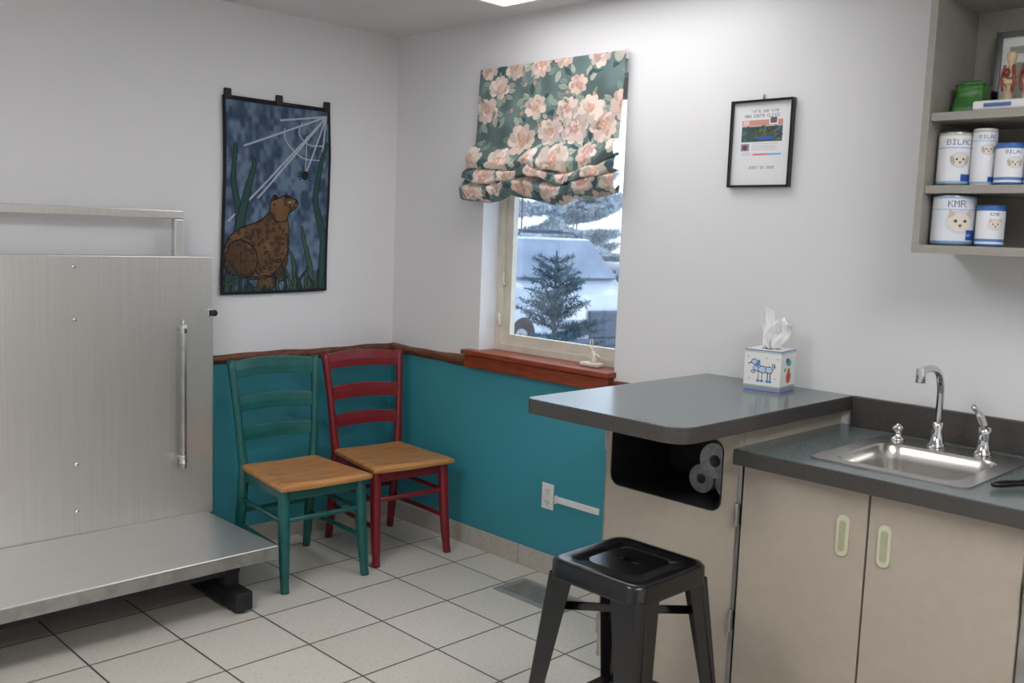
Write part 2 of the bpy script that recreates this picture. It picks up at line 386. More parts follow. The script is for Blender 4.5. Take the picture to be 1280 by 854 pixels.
# ------------------------------------------------------------ quilt wall hanging
def quilt():
    W,H=1.0,1.62
    cv=Canvas(W,H,250,(52,76,112))
    n=noise2(cv.h,cv.w,12,1)*.5+noise2(cv.h,cv.w,30,2)*.5
    n=np.clip((n-.3)/.4,0,1)[...,None]
    cv.a=np.array((50,68,92.))*(1-n)+np.array((100,122,144.))*n
    def q(px,py):
        u=(px-276)/134.;t=121+16*u;b=370-7*u;return (u*W,(py-t)/(b-t)*H)
    Q=lambda L:[q(*p) for p in L]
    web=(170,178,190)
    hub=(404,146)
    for e in [(300,182),(284,276),(318,246),(378,212),(396,205),(345,150)]: cv.line(q(*hub),q(*e),.015,web)
    for L in ([(372,153),(368,166),(380,180),(398,182)],[(350,160),(352,176),(372,196),(397,200)]): cv.path(Q(L),.009,web)
    cv.line(q(378,170),q(376,214),.008,web)
    cv.ell(*q(376,218),.032,.040,0,(20,22,30))
    for s in (-1,1):
        for k in range(4):
            a=-.6+k*.4; x,y=q(376,218); cv.line((x,y),(x+s*.065*math.cos(a),y+.065*math.sin(a)),.010,(20,22,30))
    g1=(40,74,70);g2=(60,86,76);dk=(18,28,34)
    def reed(L,w,c,w2=.01):
        cv.path(Q(L),w+.016,dk,w2+.012); cv.path(Q(L),w,c,w2)
    reed([(282,368),(292,320),(296,270),(288,225),(290,182)],.085,g1,.02)
    reed([(296,290),(304,240),(312,206),(309,196)],.07,g1,.012)
    reed([(400,364),(404,300),(391,250),(396,205),(404,180)],.07,g1,.02)
    reed([(388,362),(386,330),(378,300),(374,282)],.06,g2,.012)
    reed([(366,364),(366,335),(362,318),(356,308)],.045,g2,.01)
    reed([(280,366),(276,340),(284,318)],.05,g2,.01)
    dk2=(20,16,16)
    def patch(P,seed,tone=1.,n_sp=0):
        m=cv.poly(Q(P),0,smooth=True,mask=True)
        r2=np.zeros_like(m)
        for dx in (-2,0,2):
            for dy in (-2,0,2): r2|=np.roll(np.roll(m,dx,1),dy,0)
        cv.put(r2,dk2)
        n=noise2(cv.h,cv.w,12,seed)[...,None]
        t=np.array((82,58,38.))*(1-n)+np.array((120,90,58.))*n
        cv.a[m]=t[m]*tone
        r=random.Random(seed);sp=cv.a.copy()
        for k in range(n_sp):
            px,py=r.uniform(278,368),r.uniform(243,364);x,y=q(px,py);a=r.random()*6;s=r.uniform(.013,.02)
            cv.ell(x,y,s,s*.75,a,(46,34,28)); cv.ell(x+.003,y,s*.5,s*.34,a,(98,70,44))
        cv.a[~m]=sp[~m]
    patch([(322,344),(332,340),(342,346),(340,358),(330,364),(321,358)],11,.9,200)
    patch([(344,300),(355,298),(357,320),(353,338),(356,348),(345,349),(342,335)],12,.95,300)
    patch([(334,262),(352,270),(357,290),(356,312),(348,330),(338,342),(318,348),(298,345),(284,338),(280,320),(284,300),(298,286),(316,278),(328,270)],13,1.,360)
    patch([(286,306),(300,300),(316,312),(318,332),(308,345),(292,343),(281,332)],14,.92,300)
    patch([(333,262),(334,252),(338,243),(343,247),(350,244),(355,244),(359,247),(365,249),(367,254),(362,260),(356,264),(352,274),(340,274)],15,1.06,160)
    cv.poly(Q([(336,250),(337,242),(343,247)]),dk2);cv.poly(Q([(349,246),(352,240),(356,246)]),dk2)
    cv.ell(*q(357,251),.013,.009,0,(186,186,126));cv.ell(*q(357,251),.005,.008,0,dk2);cv.ell(*q(365,252),.014,.011,0,dk2)
    cv.path(Q([(364,257),(359,259),(355,257)]),.007,dk2)
    cv.path(Q([(300,343),(318,346),(330,344),(344,347)]),.012,dk2)
    for k in range(34):
        x=278+k*3.9; h=r_.uniform(12,46); L=[(x,369),(x+r_.uniform(-4,4),369-h*.5),(x+r_.uniform(-9,9),369-h)]
        if k>7 and k<17: h*=.5; L=[(x,369),(x+2,369-h*.4),(x+r_.uniform(-4,4),369-h*.7)]
        reed(L,.026,r_.choice([(46,72,62),(68,86,64),(36,58,58)]),.006)
    b=.03; cv.rect(0,0,W,b,(22,24,36));cv.rect(0,H-b,W,H,(22,24,36));cv.rect(0,0,b,H,(22,24,36));cv.rect(W-b,0,W,H,(22,24,36))
    return cv
r_=random.Random(3)
group('quilt_wall_hanging')
def qf(U,V):
    x=-.962+U*.553+.006*np.sin(V*5); z=2.042-V*(.868-.012*U)-.003*np.sin(U*math.pi)
    y=-.012-.003*np.sin(U*9)*np.sin(V*7)-.003*noise2(U.shape[0],U.shape[1],8,9)
    return x,y,z
gridmesh('quilt_panel',quilt(),qf,M_fab,solid=.004)
for i,x in enumerate((-.935,-.68,-.425)):
    box('loop_%d'%i,x-.016,x+.016,-.018,-.002,2.03,2.075,M_dark,bevel=.004)
cyl('rod',(-.955,-.008,2.044),(-.405,-.008,2.044),.003,M_dark)
end()

# ------------------------------------------------------------ framed notice
def notice():
    cv=Canvas(.245,.305,620,(228,229,231))
    r=random.Random(2);k=(60,60,64)
    cv.text(.075,.033,.0095,'CHECK OUR SITE',k);cv.text(.05,.047,.0105,'WWW SOUTH CLINIC',k)
    cv.rect(.04,.068,.205,.088,(206,150,136));cv.rect(.045,.070,.07,.086,(230,200,190));cv.rect(.15,.07,.185,.085,(236,236,240));cv.rect(.155,.06,.18,.08,(110,90,98))
    cv.rect(.04,.09,.205,.145,(72,92,68))
    for i in range(40): cv.ell(.045+r.random()*.155,.094+r.random()*.046,.008,.005,r.random()*3,r.choice([(80,110,150),(50,76,50),(104,120,80),(120,96,94),(60,80,110)]))
    cv.rect(.1,.127,.17,.137,(60,96,190))
    cv.rect(.04,.152,.075,.178,(160,134,150));cv.ell(.057,.165,.01,.009,0,(100,70,88))
    for j in range(4): cv.rect(.085,.152+j*.007,.19-.01*(j%2),.154+j*.007,(175,175,178))
    cv.rect(.09,.187,.205,.194,(222,120,124));cv.rect(.15,.187,.205,.194,(120,180,210))
    for j in range(2): cv.rect(.045,.184+j*.006,.08,.186+j*.006,(165,165,168))
    cv.text(.075,.232,.0095,'VISIT US SOON',k)
    return cv
group('framed_notice')
y0,y1,z0,z1=-2.214,-1.968,1.686,1.990
fr('frame',y0,y1,z0,z1,.008,-.02,-.001,M_black)
gridmesh('notice_paper',notice(),lambda U,V:(np.full_like(U,-.008),(y1-.004)-U*(y1-y0-.008),(z1-.004)-V*(z1-z0-.008)),M_gloss,smooth=False)
sweep('hook',[(-.002,-2.09,1.99),(-.008,-2.09,2.0),(-.004,-2.09,2.008)],.003,M_alu)
end()

# ------------------------------------------------------------ chairs
def chair(loc,rot,m):
    group('dining_chair',loc,rot)
    W0,W1=.205,.185;V=[];n=22
    top=[];bot=[]
    for i in range(n+1):
        for j in range(n+1):
            u=-1+2*i/n; v=j/n
            w=W1+(W0+.012-W1)*v; yy=.185-.44*v- .012*(1-u*u)*(v>.5)*(v-.5)*2
            e=max(abs(u),abs(2*v-1))
            x=u*w
            dish=-.010*math.exp(-((u*.9)**2*3+((v-.42)*2.6)**2))
            edge=-.008*max(0,(e-.93)/.07)**2
            top.append((x,yy,.452+dish+edge)); 
            bot.append((x*.98,yy*.985,.424))
    V=top+bot;Fc=[];N=n+1
    for i in range(n):
        for j in range(n):
            a=i*N+j;Fc.append((a,a+1,a+N+1,a+N)); b=a+N*N;Fc.append((b,b+N,b+N+1,b+1))
    for i in range(n):
        for (a,b) in ((i*N,(i+1)*N),((i+1)*N+n,i*N+n),(i+1,i),(n*N+i,n*N+i+1)):
            Fc.append((a,b,b+N*N,a+N*N))
    build('seat',V,Fc,M_seat,smooth=True,bevel=.003)
    boxes('apron',[(-.175,.175,-.215,-.195,.375,.424),(-.160,.160,.14,.16,.375,.424),(-.178,-.158,-.2,.15,.375,.424),(.158,.178,-.2,.15,.375,.424)],m,bevel=.002)
    for s,nm in ((-1,'left'),(1,'right')):
        sweep('front_leg_'+nm,smoothpath([(s*.178,-.205,.425),(s*.180,-.212,.36),(s*.183,-.222,.2),(s*.188,-.240,.04),(s*.190,-.247,0)],5),
              [.024]*5+[.024-.0001*i for i in range(5)]+[.023-.0008*i for i in range(5)]+[.018]*6,m)
        P=[(s*.172,.240,0),(s*.170,.215,.18),(s*.168,.188,.40),(s*.176,.190,.50),(s*.190,.212,.70),(s*.205,.245,.90)]
        sweep('back_post_'+nm,smoothpath(P,6),[.017+.006*math.sin(math.pi*min(1,i/22)) for i in range(31)],m)
        for k,z in enumerate((.17,.29)):
            fy=-.240+(z-.04)*.12; by=.240-.13*z
            cyl('side_rung_%s_%d'%(nm,k),(s*.184,fy+.01,z),(s*.170,by-.005,z),.0105,m)
    cyl('front_rung',(-.182,-.217,.295),(.182,-.217,.295),.011,m)
    cyl('back_rung',(-.170,.215,.23),(.170,.215,.23),.011,m)
    for k,(z,h) in enumerate(((.855,.072),(.705,.064),(.572,.058))):
        V=[];Fc=[];n=24
        w=.168+(z-.4)*.07; yb=.188+ (z-.45)**1.35*.165
        for i in range(n+1):
            u=-1+2*i/n; arch=.014*(1-u*u) if k==0 else .010*(1-u*u); bow=.026*(1-u*u)
            for (dy,dz) in ((-.007,-h/2),(-.009,0),(-.007,h/2),(.007,h/2),(.009,0),(.007,-h/2)):
                V.append((u*w,yb+bow+dy+dz*.15,z+dz+(arch if dz>0 else arch*.6)))
        for i in range(n):
            for j in range(6):
                q=(j+1)%6;Fc.append((i*6+j,i*6+q,(i+1)*6+q,(i+1)*6+j))
        Fc.append((0,1,2,3,4,5)[::-1]);Fc.append(tuple(n*6+j for j in range(6)))
        build('ladder_slat_%d'%k,V,Fc,m,bevel=.003)
    end()
chair((-.800,-.400,0),math.radians(-4),M_teal)
chair((-.316,-.388,0),math.radians(-6.5),M_red)

# ------------------------------------------------------------ walk-on pet scale
group('walk_on_pet_scale')
box('back_panel',-2.5,-1.062,-.135,-.10,.235,1.35,M_steel,bevel=.006,seg=3)
box('platform',-2.45,-1.10,-.735,-.14,.205,.25,M_steelH,bevel=.005,seg=3)
box('platform_lip',-2.45,-1.10,-.738,-.728,.198,.245,M_alu,bevel=.002)
boxes('base_frame',[(-2.3,-1.2,-.62,-.56,.13,.205),(-2.3,-1.2,-.25,-.19,.13,.205)],M_dark,bevel=.004)
box('foot_right',-1.27,-1.20,-.72,-.10,.012,.085,M_dark,bevel=.006)
box('foot_left',-2.40,-2.33,-.72,-.10,.012,.085,M_dark,bevel=.006)
boxes('risers',[(-1.265,-1.205,-.62,-.56,.085,.14),(-1.265,-1.205,-.25,-.19,.085,.14),(-2.395,-2.30,-.62,-.56,.085,.14),(-2.395,-2.30,-.25,-.19,.085,.14)],M_dark,bevel=.003)
for i,(x,y) in enumerate(((-1.235,-.68),(-1.235,-.14),(-2.365,-.68),(-2.365,-.14))): cyl('glide_%d'%i,(x,y,0),(x,y,.014),.02,M_dark)
boxes('top_frame',[(-2.5,-1.175,-.09,-.055,1.50,1.535),(-1.215,-1.175,-.09,-.055,.25,1.50),(-2.45,-2.41,-.09,-.055,.25,1.50)],M_steel,bevel=.004)
for (z,i) in ((1.0,0),(.5,1)): box('panel_bracket_%d'%i,-1.215,-1.175,-.105,-.08,z,z+.04,M_alu)
cyl('handle_bar',(-1.218,-.175,.46),(-1.218,-.175,1.09),.012,M_alu)
for i,z in enumerate((.50,1.05)):
    cyl('handle_standoff_%d'%i,(-1.218,-.175,z),(-1.218,-.13,z),.009,M_alu)
    cyl('handle_clamp_%d'%i,(-1.218,-.175,z-.018),(-1.218,-.175,z+.018),.0145,M_chrome)
for i,(x,z) in enumerate(((-1.64,1.305),(-1.64,1.10),(-1.64,.34),(-1.64,.53))):
    lathe('rivet_%d'%i,(0,0,0),[(.010,0),(.009,.003),(.004,.006)],M_chrome,seg=14).matrix_local=Matrix.Translation((x,-.135,z))@Matrix.Rotation(math.pi/2,4,'X')
box('latch_plate',-1.095,-1.055,-.15,-.134,1.095,1.125,M_chrome,bevel=.003)
cyl('latch_knob',(-1.075,-.17,1.11),(-1.075,-.14,1.11),.013,M_dark)
end()

# ------------------------------------------------------------ bar counter / cabinets
group('kitchenette_cabinet')
plate('bar_top',[rr(-.975,-.003,-2.50,-1.922,.05,rs=(.002,.03,.07,.002))],.042,Mz(.9745),M_lamE,bevel=.002)
plate('bar_top_laminate',[rr(-.974,-.004,-2.499,-1.923,.05,rs=(.002,.03,.07,.002))],.003,Mz(.9975),M_lam,bevel=.001)
fxp=-.62
hole=rr(-2.405,-1.985,.69,.905,.035)
plate('bar_front_panel',[[(-2.46,.09),(-1.965,.09),(-1.965,.953),(-2.46,.953)],hole],.018,Mx(fxp+.009),M_cab,bevel=.001)
V=[];Fc=[];n=len(hole)
for xx in (fxp-.002,fxp+.32):
    for a,b in hole: V.append((xx,a,b))
for i in range(n): j=(i+1)%n;Fc.append((i,j,n+j,n+i))
Fc.append(tuple(range(n,2*n)))
build('cubby_liner',V,Fc,M_dark,solid=.004)
boxes('bar_carcass',[(-.60,-.003,-1.983,-1.965,.0,.953),(-.60,-.003,-2.46,-2.442,.0,.953),(-.05,-.003,-2.44,-1.985,0,.95)],M_cab)
box('bar_toe_kick',-.57,-.55,-2.46,-1.965,0,.09,M_dark)
box('edge_strip_left',-.622,-.60,-1.967,-1.960,.09,.953,M_alu)
box('edge_strip_right',-.624,-.60,-2.474,-2.462,.09,.86,M_alu)
def hinge(n,x,y,z):
    box(n+'_leaf',x-.004,x+.012,y-.006,y+.006,z-.03,z+.03,M_alu,bevel=.001); cyl(n+'_pin',(x-.006,y,z-.034),(x-.006,y,z+.034),.0055,M_alu)
hinge('hinge_a',-.628,-2.468,.70);hinge('hinge_b',-.628,-2.468,.38)
hinge('hinge_c',-.61,-1.955,.83);hinge('hinge_d',-.61,-1.955,.20)
sk=rr(-.565,-.165,-3.055,-2.685,.06)
cnt=[(-.665,-4.6),(-.003,-4.6),(-.003,-2.464),(-.665,-2.464)]
plate('counter_slab',[cnt,sk],.042,Mz(.8765),M_lamE,bevel=.002)
cn2=[(-.664,-4.599),(-.004,-4.599),(-.004,-2.465),(-.664,-2.465)]
plate('counter_laminate_top',[cn2,sk],.003,Mz(.899),M_lam)
box('backsplash',-.022,-.003,-4.6,-2.503,.90,1.0,M_lamE,bevel=.003)
boxes('base_carcass',[(-.60,-.003,-2.495,-2.478,.0,.855),(-.60,-.003,-4.6,-4.58,0,.855),(-.60,-.04,-4.58,-2.5,.09,.11),(-.03,-.003,-4.58,-2.5,0,.855),(-.60,-.58,-3.262,-3.24,.1,.855),(-.60,-.58,-4.58,-2.478,.83,.855)],M_cab)
box('base_toe_kick',-.57,-.55,-4.6,-2.478,0,.09,M_dark)
for i,(a,b) in enumerate(((-2.478,-2.853),(-2.859,-3.236),(-3.268,-3.75),(-3.756,-4.24),(-4.246,-4.59))):
    box('cabinet_door_%d'%i,-.62,-.602,a,b,.10,.845,M_cab,bevel=.0015)
box('cabinet_stile',-.612,-.60,-3.265,-3.239,.10,.85,M_alu)
hinge('hinge_e',-.626,-3.25,.70);hinge('hinge_f',-.626,-3.25,.25)
for i,y in enumerate((-2.790,-2.905,-3.70,-3.80)):
    v=rr(-.017,.017,-.056,.056,.0169,n=10)
    plate('door_pull_%d'%i,[v],.006,Matrix.Translation((0,y,.718))@Mx(-.623),M_handle,bevel=.002)
    lv=rr(-.009,.009,-.042,.042,.0089,n=8)
    plate('door_pull_recess_%d'%i,[lv],.003,Matrix.Translation((0,y,.718))@Mx(-.6265),M_pullr,bevel=.001)
end()
def roll(x0,x1,y,z,R):
    group('paper_towel_roll',(0,0,0))
    V=[];Fc=[];seg=40
    for (xx,r) in ((x0,R*.34),(x0,R*.97),(x0+.004,R),(x1-.004,R),(x1,R*.97),(x1,R*.34)):
        for j in range(seg):
            a=2*math.pi*j/seg; V.append((xx,y+r*math.cos(a),z+r*math.sin(a)))
    for i in range(6):
        i2=(i+1)%6
        for j in range(seg): q=(j+1)%seg;Fc.append((i*seg+j,i*seg+q,i2*seg+q,i2*seg+j))
    build('roll_body',V,Fc,M_paper,smooth=False)
    end()
roll(-.56,-.34,-2.338,.824,.056);roll(-.50,-.33,-2.350,.742,.046)
roll(-.50,-.33,-2.253,.742,.046)

# ------------------------------------------------------------ sink and faucet
group('drop_in_sink')
outer=rr(-.59,-.095,-3.085,-2.655,.03)
plate('rim',[outer,rr(-.55,-.20,-3.04,-2.70,.055)],.005,Mz(.9035),M_sink,bevel=.0015)
V=[];Fc=[];lo=[]
for (d,z,r) in ((0,.905,.055),(.006,.898,.053),(.012,.86,.052),(.018,.78,.05),(.03,.752,.045),(.06,.742,.03)):
    L=rr(-.55+d,-.20-d,-3.04+d,-2.70-d,r); lo.append(len(L))
    for a,b in L: V.append((a,b,z))
n=lo[0]
for i in range(len(lo)-1):
    for j in range(n): q=(j+1)%n;Fc.append((i*n+j,(i+1)*n+j,(i+1)*n+q,i*n+q))
Fc.append(tuple(range((len(lo)-1)*n,len(lo)*n)))
build('basin',V,Fc,M_sink,smooth=True)
lathe('drain',(-.37,-2.87,.743),[(.04,0),(.038,.003),(.03,.001),(.01,.001)],M_chrome,seg=24)
end()
group('gooseneck_faucet')
fx,fy=-.142,-2.832
lathe('base',(fx,fy,.906),[(.028,0),(.027,.008),(.020,.014),(.017,.05),(.015,.07),(.012,.074)],M_chrome)
P=smoothpath([(fx,fy,.97),(fx,fy,1.04),(fx-.004,fy,1.085),(fx-.025,fy,1.125),(fx-.065,fy,1.145),(fx-.11,fy,1.148),(fx-.155,fy,1.142)],8)
sweep('spout',P,.0105,M_chrome,seg=18)
cyl('aerator',(fx-.155,fy,1.154),(fx-.155,fy,1.112),.014,M_chrome)
lathe('lever_base',(-.142,-2.965,.906),[(.026,0),(.025,.008),(.019,.014),(.017,.05),(.019,.065),(.016,.08),(.004,.085)],M_chrome)
sweep('lever_handle',smoothpath([(-.142,-2.965,.975),(-.150,-2.96,1.0),(-.160,-2.948,1.03),(-.175,-2.938,1.048)],6),[.015]*6+[.014]*6+[.010]*7,M_chrome,sq=.7)
lathe('dispenser',(-.142,-2.715,.906),[(.022,0),(.021,.006),(.012,.010),(.011,.03),(.016,.034),(.016,.042),(.006,.046),(.006,.05)],M_chrome)
cyl('dispenser_nozzle',(-.142,-2.715,.944),(-.178,-2.715,.944),.005,M_chrome)
end()
group('black_brush',(-.44,-3.165,.9005),math.radians(-30))
sweep('brush_handle',smoothpath([(-.09,0,.012),(-.04,0,.014),(.03,0,.015),(.09,0,.016)],5),[.006,.008,.009,.010,.010,.010,.010,.009,.010,.012,.014,.015,.015,.014,.012,.009],M_black,sq=1.3)
box('brush_pad',.02,.09,-.016,.016,0,.012,M_dark,bevel=.003)
end()

# ------------------------------------------------------------ tissue box
group('tissue_box',(-.135,-2.258,1.0),math.radians(8))
def tissue_art(seed):
    cv=Canvas(1,1.1,110,(240,240,238))
    cv.rect(0,0,1,.05,(140,150,200));cv.rect(0,.05,1,.08,(170,206,160))
    cv.rect(0,.95,1,1.1,(150,150,200));cv.rect(0,.95,1,1.0,(150,196,140))
    if seed==1:
        b=(88,140,200)
        for (x,y,a,c) in ((.38,.50,.13,.10),(.52,.53,.14,.10),(.68,.53,.11,.1),(.28,.34,.09,.08),(.26,.60,.06,.05),(.8,.40,.05,.05)): cv.ell(x,y,a,c,0,(40,50,80)); cv.ell(x,y,a-.02,c-.02,0,(200,220,238))
        for x in (.4,.5,.65,.72): cv.line((x,.6),(x,.82),.025,(40,50,80)); cv.ell(x,.84,.05,.035,0,b)
        cv.path([(.78,.5),(.84,.45),(.82,.42)],.02,(40,50,80));cv.line((.2,.36),(.12,.40),.03,(40,50,80));cv.ell(.38,.38,.05,.11,.3,b)
        for x,y in ((.15,.8),(.85,.75),(.1,.2),(.9,.22),(.6,.22)): cv.ell(x,y,.03,.015,0,(150,196,140))
    else:
        cv.ell(.5,.32,.2,.10,.3,(90,170,180));cv.ell(.45,.28,.06,.06,.3,(60,80,130));cv.ell(.55,.72,.15,.17,0,(190,80,60));cv.ell(.55,.57,.09,.09,0,(210,110,80));cv.ell(.3,.52,.07,.05,0,(100,170,110))
    return cv
s=.064;h=.137
gridmesh('side_front',tissue_art(1),lambda U,V:(np.full_like(U,-s),s-U*2*s,h-V*h),M_vc,smooth=False)
gridmesh('side_right',tissue_art(2),lambda U,V:(-s+U*2*s,np.full_like(U,-s),h-V*h),M_vc,smooth=False)
box('carton',-s+.001,s-.001,-s+.001,s-.001,0.0005,h,M_white,bevel=.001)
lathe('opening',(0,0,h),[(.03,0),(.029,.0008)],M_dark,seg=30)
def sheet(name,dx,dy,w,hh,leanx,lean,seed,tip):
    g=np.random.default_rng(seed).random(8)*6
    V=[];Fc=[];nu,nv=30,26
    for i in range(nv):
        t=i/(nv-1)
        for j in range(nu):
            u=-1+2*j/(nu-1)
            wd=w*(.45+.75*math.sin(min(1,t*1.25)*math.pi*.62))*(1-tip*max(0,t-.45))
            fold=.013*math.sin(u*4.2+g[0]+t*1.6)*(1-.3*t)+.005*math.sin(u*10+g[1]-t*4)+.006*math.sin(t*8+u*2+g[4])
            V.append((dx+fold+leanx*t,dy+u*wd+lean*t*t+.004*math.sin(t*9+g[2]),h-.004+hh*t*(1-.16*(u-.3*math.sin(g[5]))**2)+.003*math.sin(u*6+g[3])*t))
    for i in range(nv-1):
        for j in range(nu-1): q=i*nu+j;Fc.append((q,q+1,q+nu+1,q+nu))
    build(name,V,Fc,M_tissue,smooth=True,solid=.0008)
sheet('tissue_sheet_a',.0,.006,.034,.142,0,.012,1,.8)
sheet('tissue_sheet_b',-.004,-.012,.036,.110,-.01,-.038,4,.6)
end()

# ------------------------------------------------------------ stool
group('metal_stool',(-1.075,-2.425,0),0)
sh=.152;H=.65
V=[];Fc=[];loops=[]
for (k,z,r) in ((.55,H-.004,.05),(.80,H-.004,.045),(.90,H,.042),(.965,H-.001,.040),(1.0,H-.008,.038),(1.005,H-.045,.038),(1.02,H-.05,.038)):
    L=rr(-sh*k,sh*k,-sh*k,sh*k,r*k,n=8);loops.append(len(L)); V+=[(a,b,z) for a,b in L]
n=loops[0]
for i in range(len(loops)-1):
    for j in range(n): q=(j+1)%n;Fc.append((i*n+j,i*n+q,(i+1)*n+q,(i+1)*n+j))
build('seat_rim',V,Fc,M_black,smooth=True,solid=.002)
slot=[(a,b) for a,b in rr(-.012,.012,-.035,.035,.0118,n=6)]
plate('seat_pan',[rr(-sh*.56,sh*.56,-sh*.56,sh*.56,.04),slot],.002,Mz(H-.004),M_black)
plate('slot_rim',[rr(-.016,.016,-.039,.039,.0158,n=6),slot],.003,Mz(H-.002),M_black)
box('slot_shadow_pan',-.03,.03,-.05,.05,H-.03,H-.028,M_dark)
for a in (-1,1):
    for b in (-1,1):
        t=(a*.150,b*.150,H-.04); f_=(a*.208,b*.208,0)
        wt,wb=.086,.028
        V=[(t[0]-a*wt,t[1],t[2]),(t[0]-a*.008,t[1],t[2]),(t[0],t[1]-b*.008,t[2]),(t[0],t[1]-b*wt,t[2]),
           (f_[0]-a*wb,f_[1],0.004),(f_[0]-a*.006,f_[1],0.004),(f_[0],f_[1]-b*.006,0.004),(f_[0],f_[1]-b*wb,0.004)]
        Fc=[(0,1,5,4),(1,2,6,5),(2,3,7,6)]
        build('leg_%d%d'%(a>0,b>0),V,Fc,M_black,solid=.003,bevel=.001)
        rib=[(t[0]-a*.03+a*0,t[1]+b*.002,t[2]-.02),(f_[0]-a*.012,f_[1]+b*.001,.05)]
        cyl('rib_%d%d'%(a>0,b>0),rib[0],rib[1],.004,M_black,r1=.003)
        box('foot_%d%d'%(a>0,b>0),f_[0]-a*.03,f_[0]+a*.002,f_[1]-b*.03,f_[1]+b*.002,0,.02,M_dark)
zz=.20; q=.150+(.208-.150)*(1-zz/(H-.04))
boxes('foot_ring',[(-q,q,-q-.002,-q+.004,zz-.014,zz+.014),(-q,q,q-.004,q+.002,zz-.014,zz+.014),(-q-.002,-q+.004,-q,q,zz-.014,zz+.014),(q-.004,q+.002,-q,q,zz-.014,zz+.014)],M_black,bevel=.001)
zz=.52;q2=.155
for i,(p0,p1) in enumerate((((-q2,-q2),(q2,q2)),((-q2,q2),(q2,-q2)))):
    sweep('cross_brace_%d'%i,[(p0[0],p0[1],zz),(0,0,zz-.01+i*.006),(p1[0],p1[1],zz)],[.012,.012,.012],M_black,sq=.25)
end()

# ------------------------------------------------------------ outlet, bumper, vent
group('wall_outlet')
box('cover_plate',-.006,0,-1.175,-1.105,.293,.408,M_white,bevel=.003)
for i,z in enumerate((.325,.375)):
    plate('socket_%d'%i,[rr(-.017,.017,-.017,.017,.012)],.002,Matrix.Translation((0,-1.14,z))@Mx(-.007),M_white)
    boxes('slots_%d'%i,[(-.009,-.0079,-1.148,-1.146,z-.004,z+.008),(-.009,-.0079,-1.134,-1.132,z-.004,z+.008),(-.009,-.0079,-1.142,-1.138,z-.012,z-.008)],M_dark)
end()
group('wall_bumper_strip')
box('strip',-.012,0,-1.195,-1.44,.335,.362,M_white,bevel=.003)
box('strip_end',-.016,0,-1.188,-1.20,.33,.366,M_white,bevel=.003)
end()
group('floor_vent')
M_vent=mat('vent_metal',(166,166,162),.4,.3,noise=((156,156,152),20,.4,.6))
M_duct=mat('vent_duct',(70,80,84),.5,noise=((60,68,72),20,.4,.6))
plate('flange',[[(-.31,-1.50),(-.12,-1.50),(-.12,-1.13),(-.31,-1.13)],[(-.285,-1.47),(-.285,-1.16),(-.145,-1.16),(-.145,-1.47)]],.005,Mz(.0025),M_vent,bevel=.001)
box('duct_dark',-.285,-.145,-1.47,-1.16,.0003,.001,M_duct,bevel=0)
boxes('louvres',[(-.285+i*.0145,-.279+i*.0145,-1.47,-1.16,.001,.0045) for i in range(10)]+[(-.285,-.145,y,y+.004,.001,.0045) for y in (-1.37,-1.27)],M_vent)
end()

# ------------------------------------------------------------ upper shelf
group('wall_shelf_unit')
sy0,sy1=-4.4,-2.775
boxes('carcass',[(-.30,-.003,sy1-.02,sy1,1.48,2.42),(-.30,-.009,-3.62,-3.60,1.504,2.40),(-.30,-.003,sy0,sy0+.02,1.48,2.42),
 (-.30,-.003,sy0+.02,sy1-.02,1.48,1.503),(-.30,-.003,sy0+.02,sy1-.02,2.40,2.42)],M_shelf)
boxes('shelves',[(-.29,-.009,sy0+.021,sy1-.021,z0,z0+.022) for z0 in (1.647,1.847,2.19)],M_shelf)
box('back_panel',-.008,-.003,sy0+.021,sy1-.021,1.504,2.399,M_shelf,bevel=0)
end()
M_lidb=mat('can_lid_blue',(60,100,160),.35,noise=((54,92,150),20,.4,.6))
M_lidw=mat('can_lid_white',(225,225,225),.35,noise=((214,214,214),20,.4,.6))
def can(y,x,z,r,h,art,lid):
    group('milk_replacer_can',(x,y,z))
    lathe('body',(0,0,0),[(r*.97,.0005),(r,.003),(r,h-.004),(r*.97,h)],lid or M_alu)
    cv=Canvas(2*math.pi,2*math.pi*.0+h/r,42,(236,238,242))
    art(cv,h/r)
    rr_=r+.0006
    gridmesh('label',cv,lambda U,V:(rr_*np.cos(math.pi*.5+U*2*math.pi),rr_*np.sin(math.pi*.5+U*2*math.pi),h-.006-V*(h-.012)),M_gloss)
    end()
def face(cv,x,y,s,dog):
    c=(228,220,206)
    cv.ell(x,y,.46*s,.42*s,0,(206,214,228))
    cv.ell(x,y,.40*s,.34*s,0,c)
    for k in (-1,1):
        if dog: cv.ell(x+k*.34*s,y+.02*s,.10*s,.24*s,k*.3,(190,178,162))
        else: cv.poly([(x+k*.14*s,y-.28*s),(x+k*.36*s,y-.48*s),(x+k*.38*s,y-.10*s)],(206,192,174))
        cv.ell(x+k*.15*s,y-.03*s,.055*s,.055*s,0,(50,60,80))
    cv.ell(x,y+.12*s,.06*s,.04*s,0,(130,84,80));cv.line((x,y+.15*s),(x,y+.2*s),.03*s,(110,80,80))
FX=math.pi*.72
def art_k(cv,H):
    cv.a[:]=(226,230,236)
    cv.rect(0,0,7,.12,(150,190,225))
    cv.text(FX-.62,.22,.34,'KMR',(50,80,140));cv.rect(0,.66,7,.72,(150,190,225))
    face(cv,FX,1.35,1.5,False)
    cv.rect(FX+.3,H-.75,FX+.9,H-.2,(40,90,170));cv.text(FX+.36,H-.55,.12,'SON',(230,230,240));cv.rect(0,H-.16,7,H,(110,160,210))
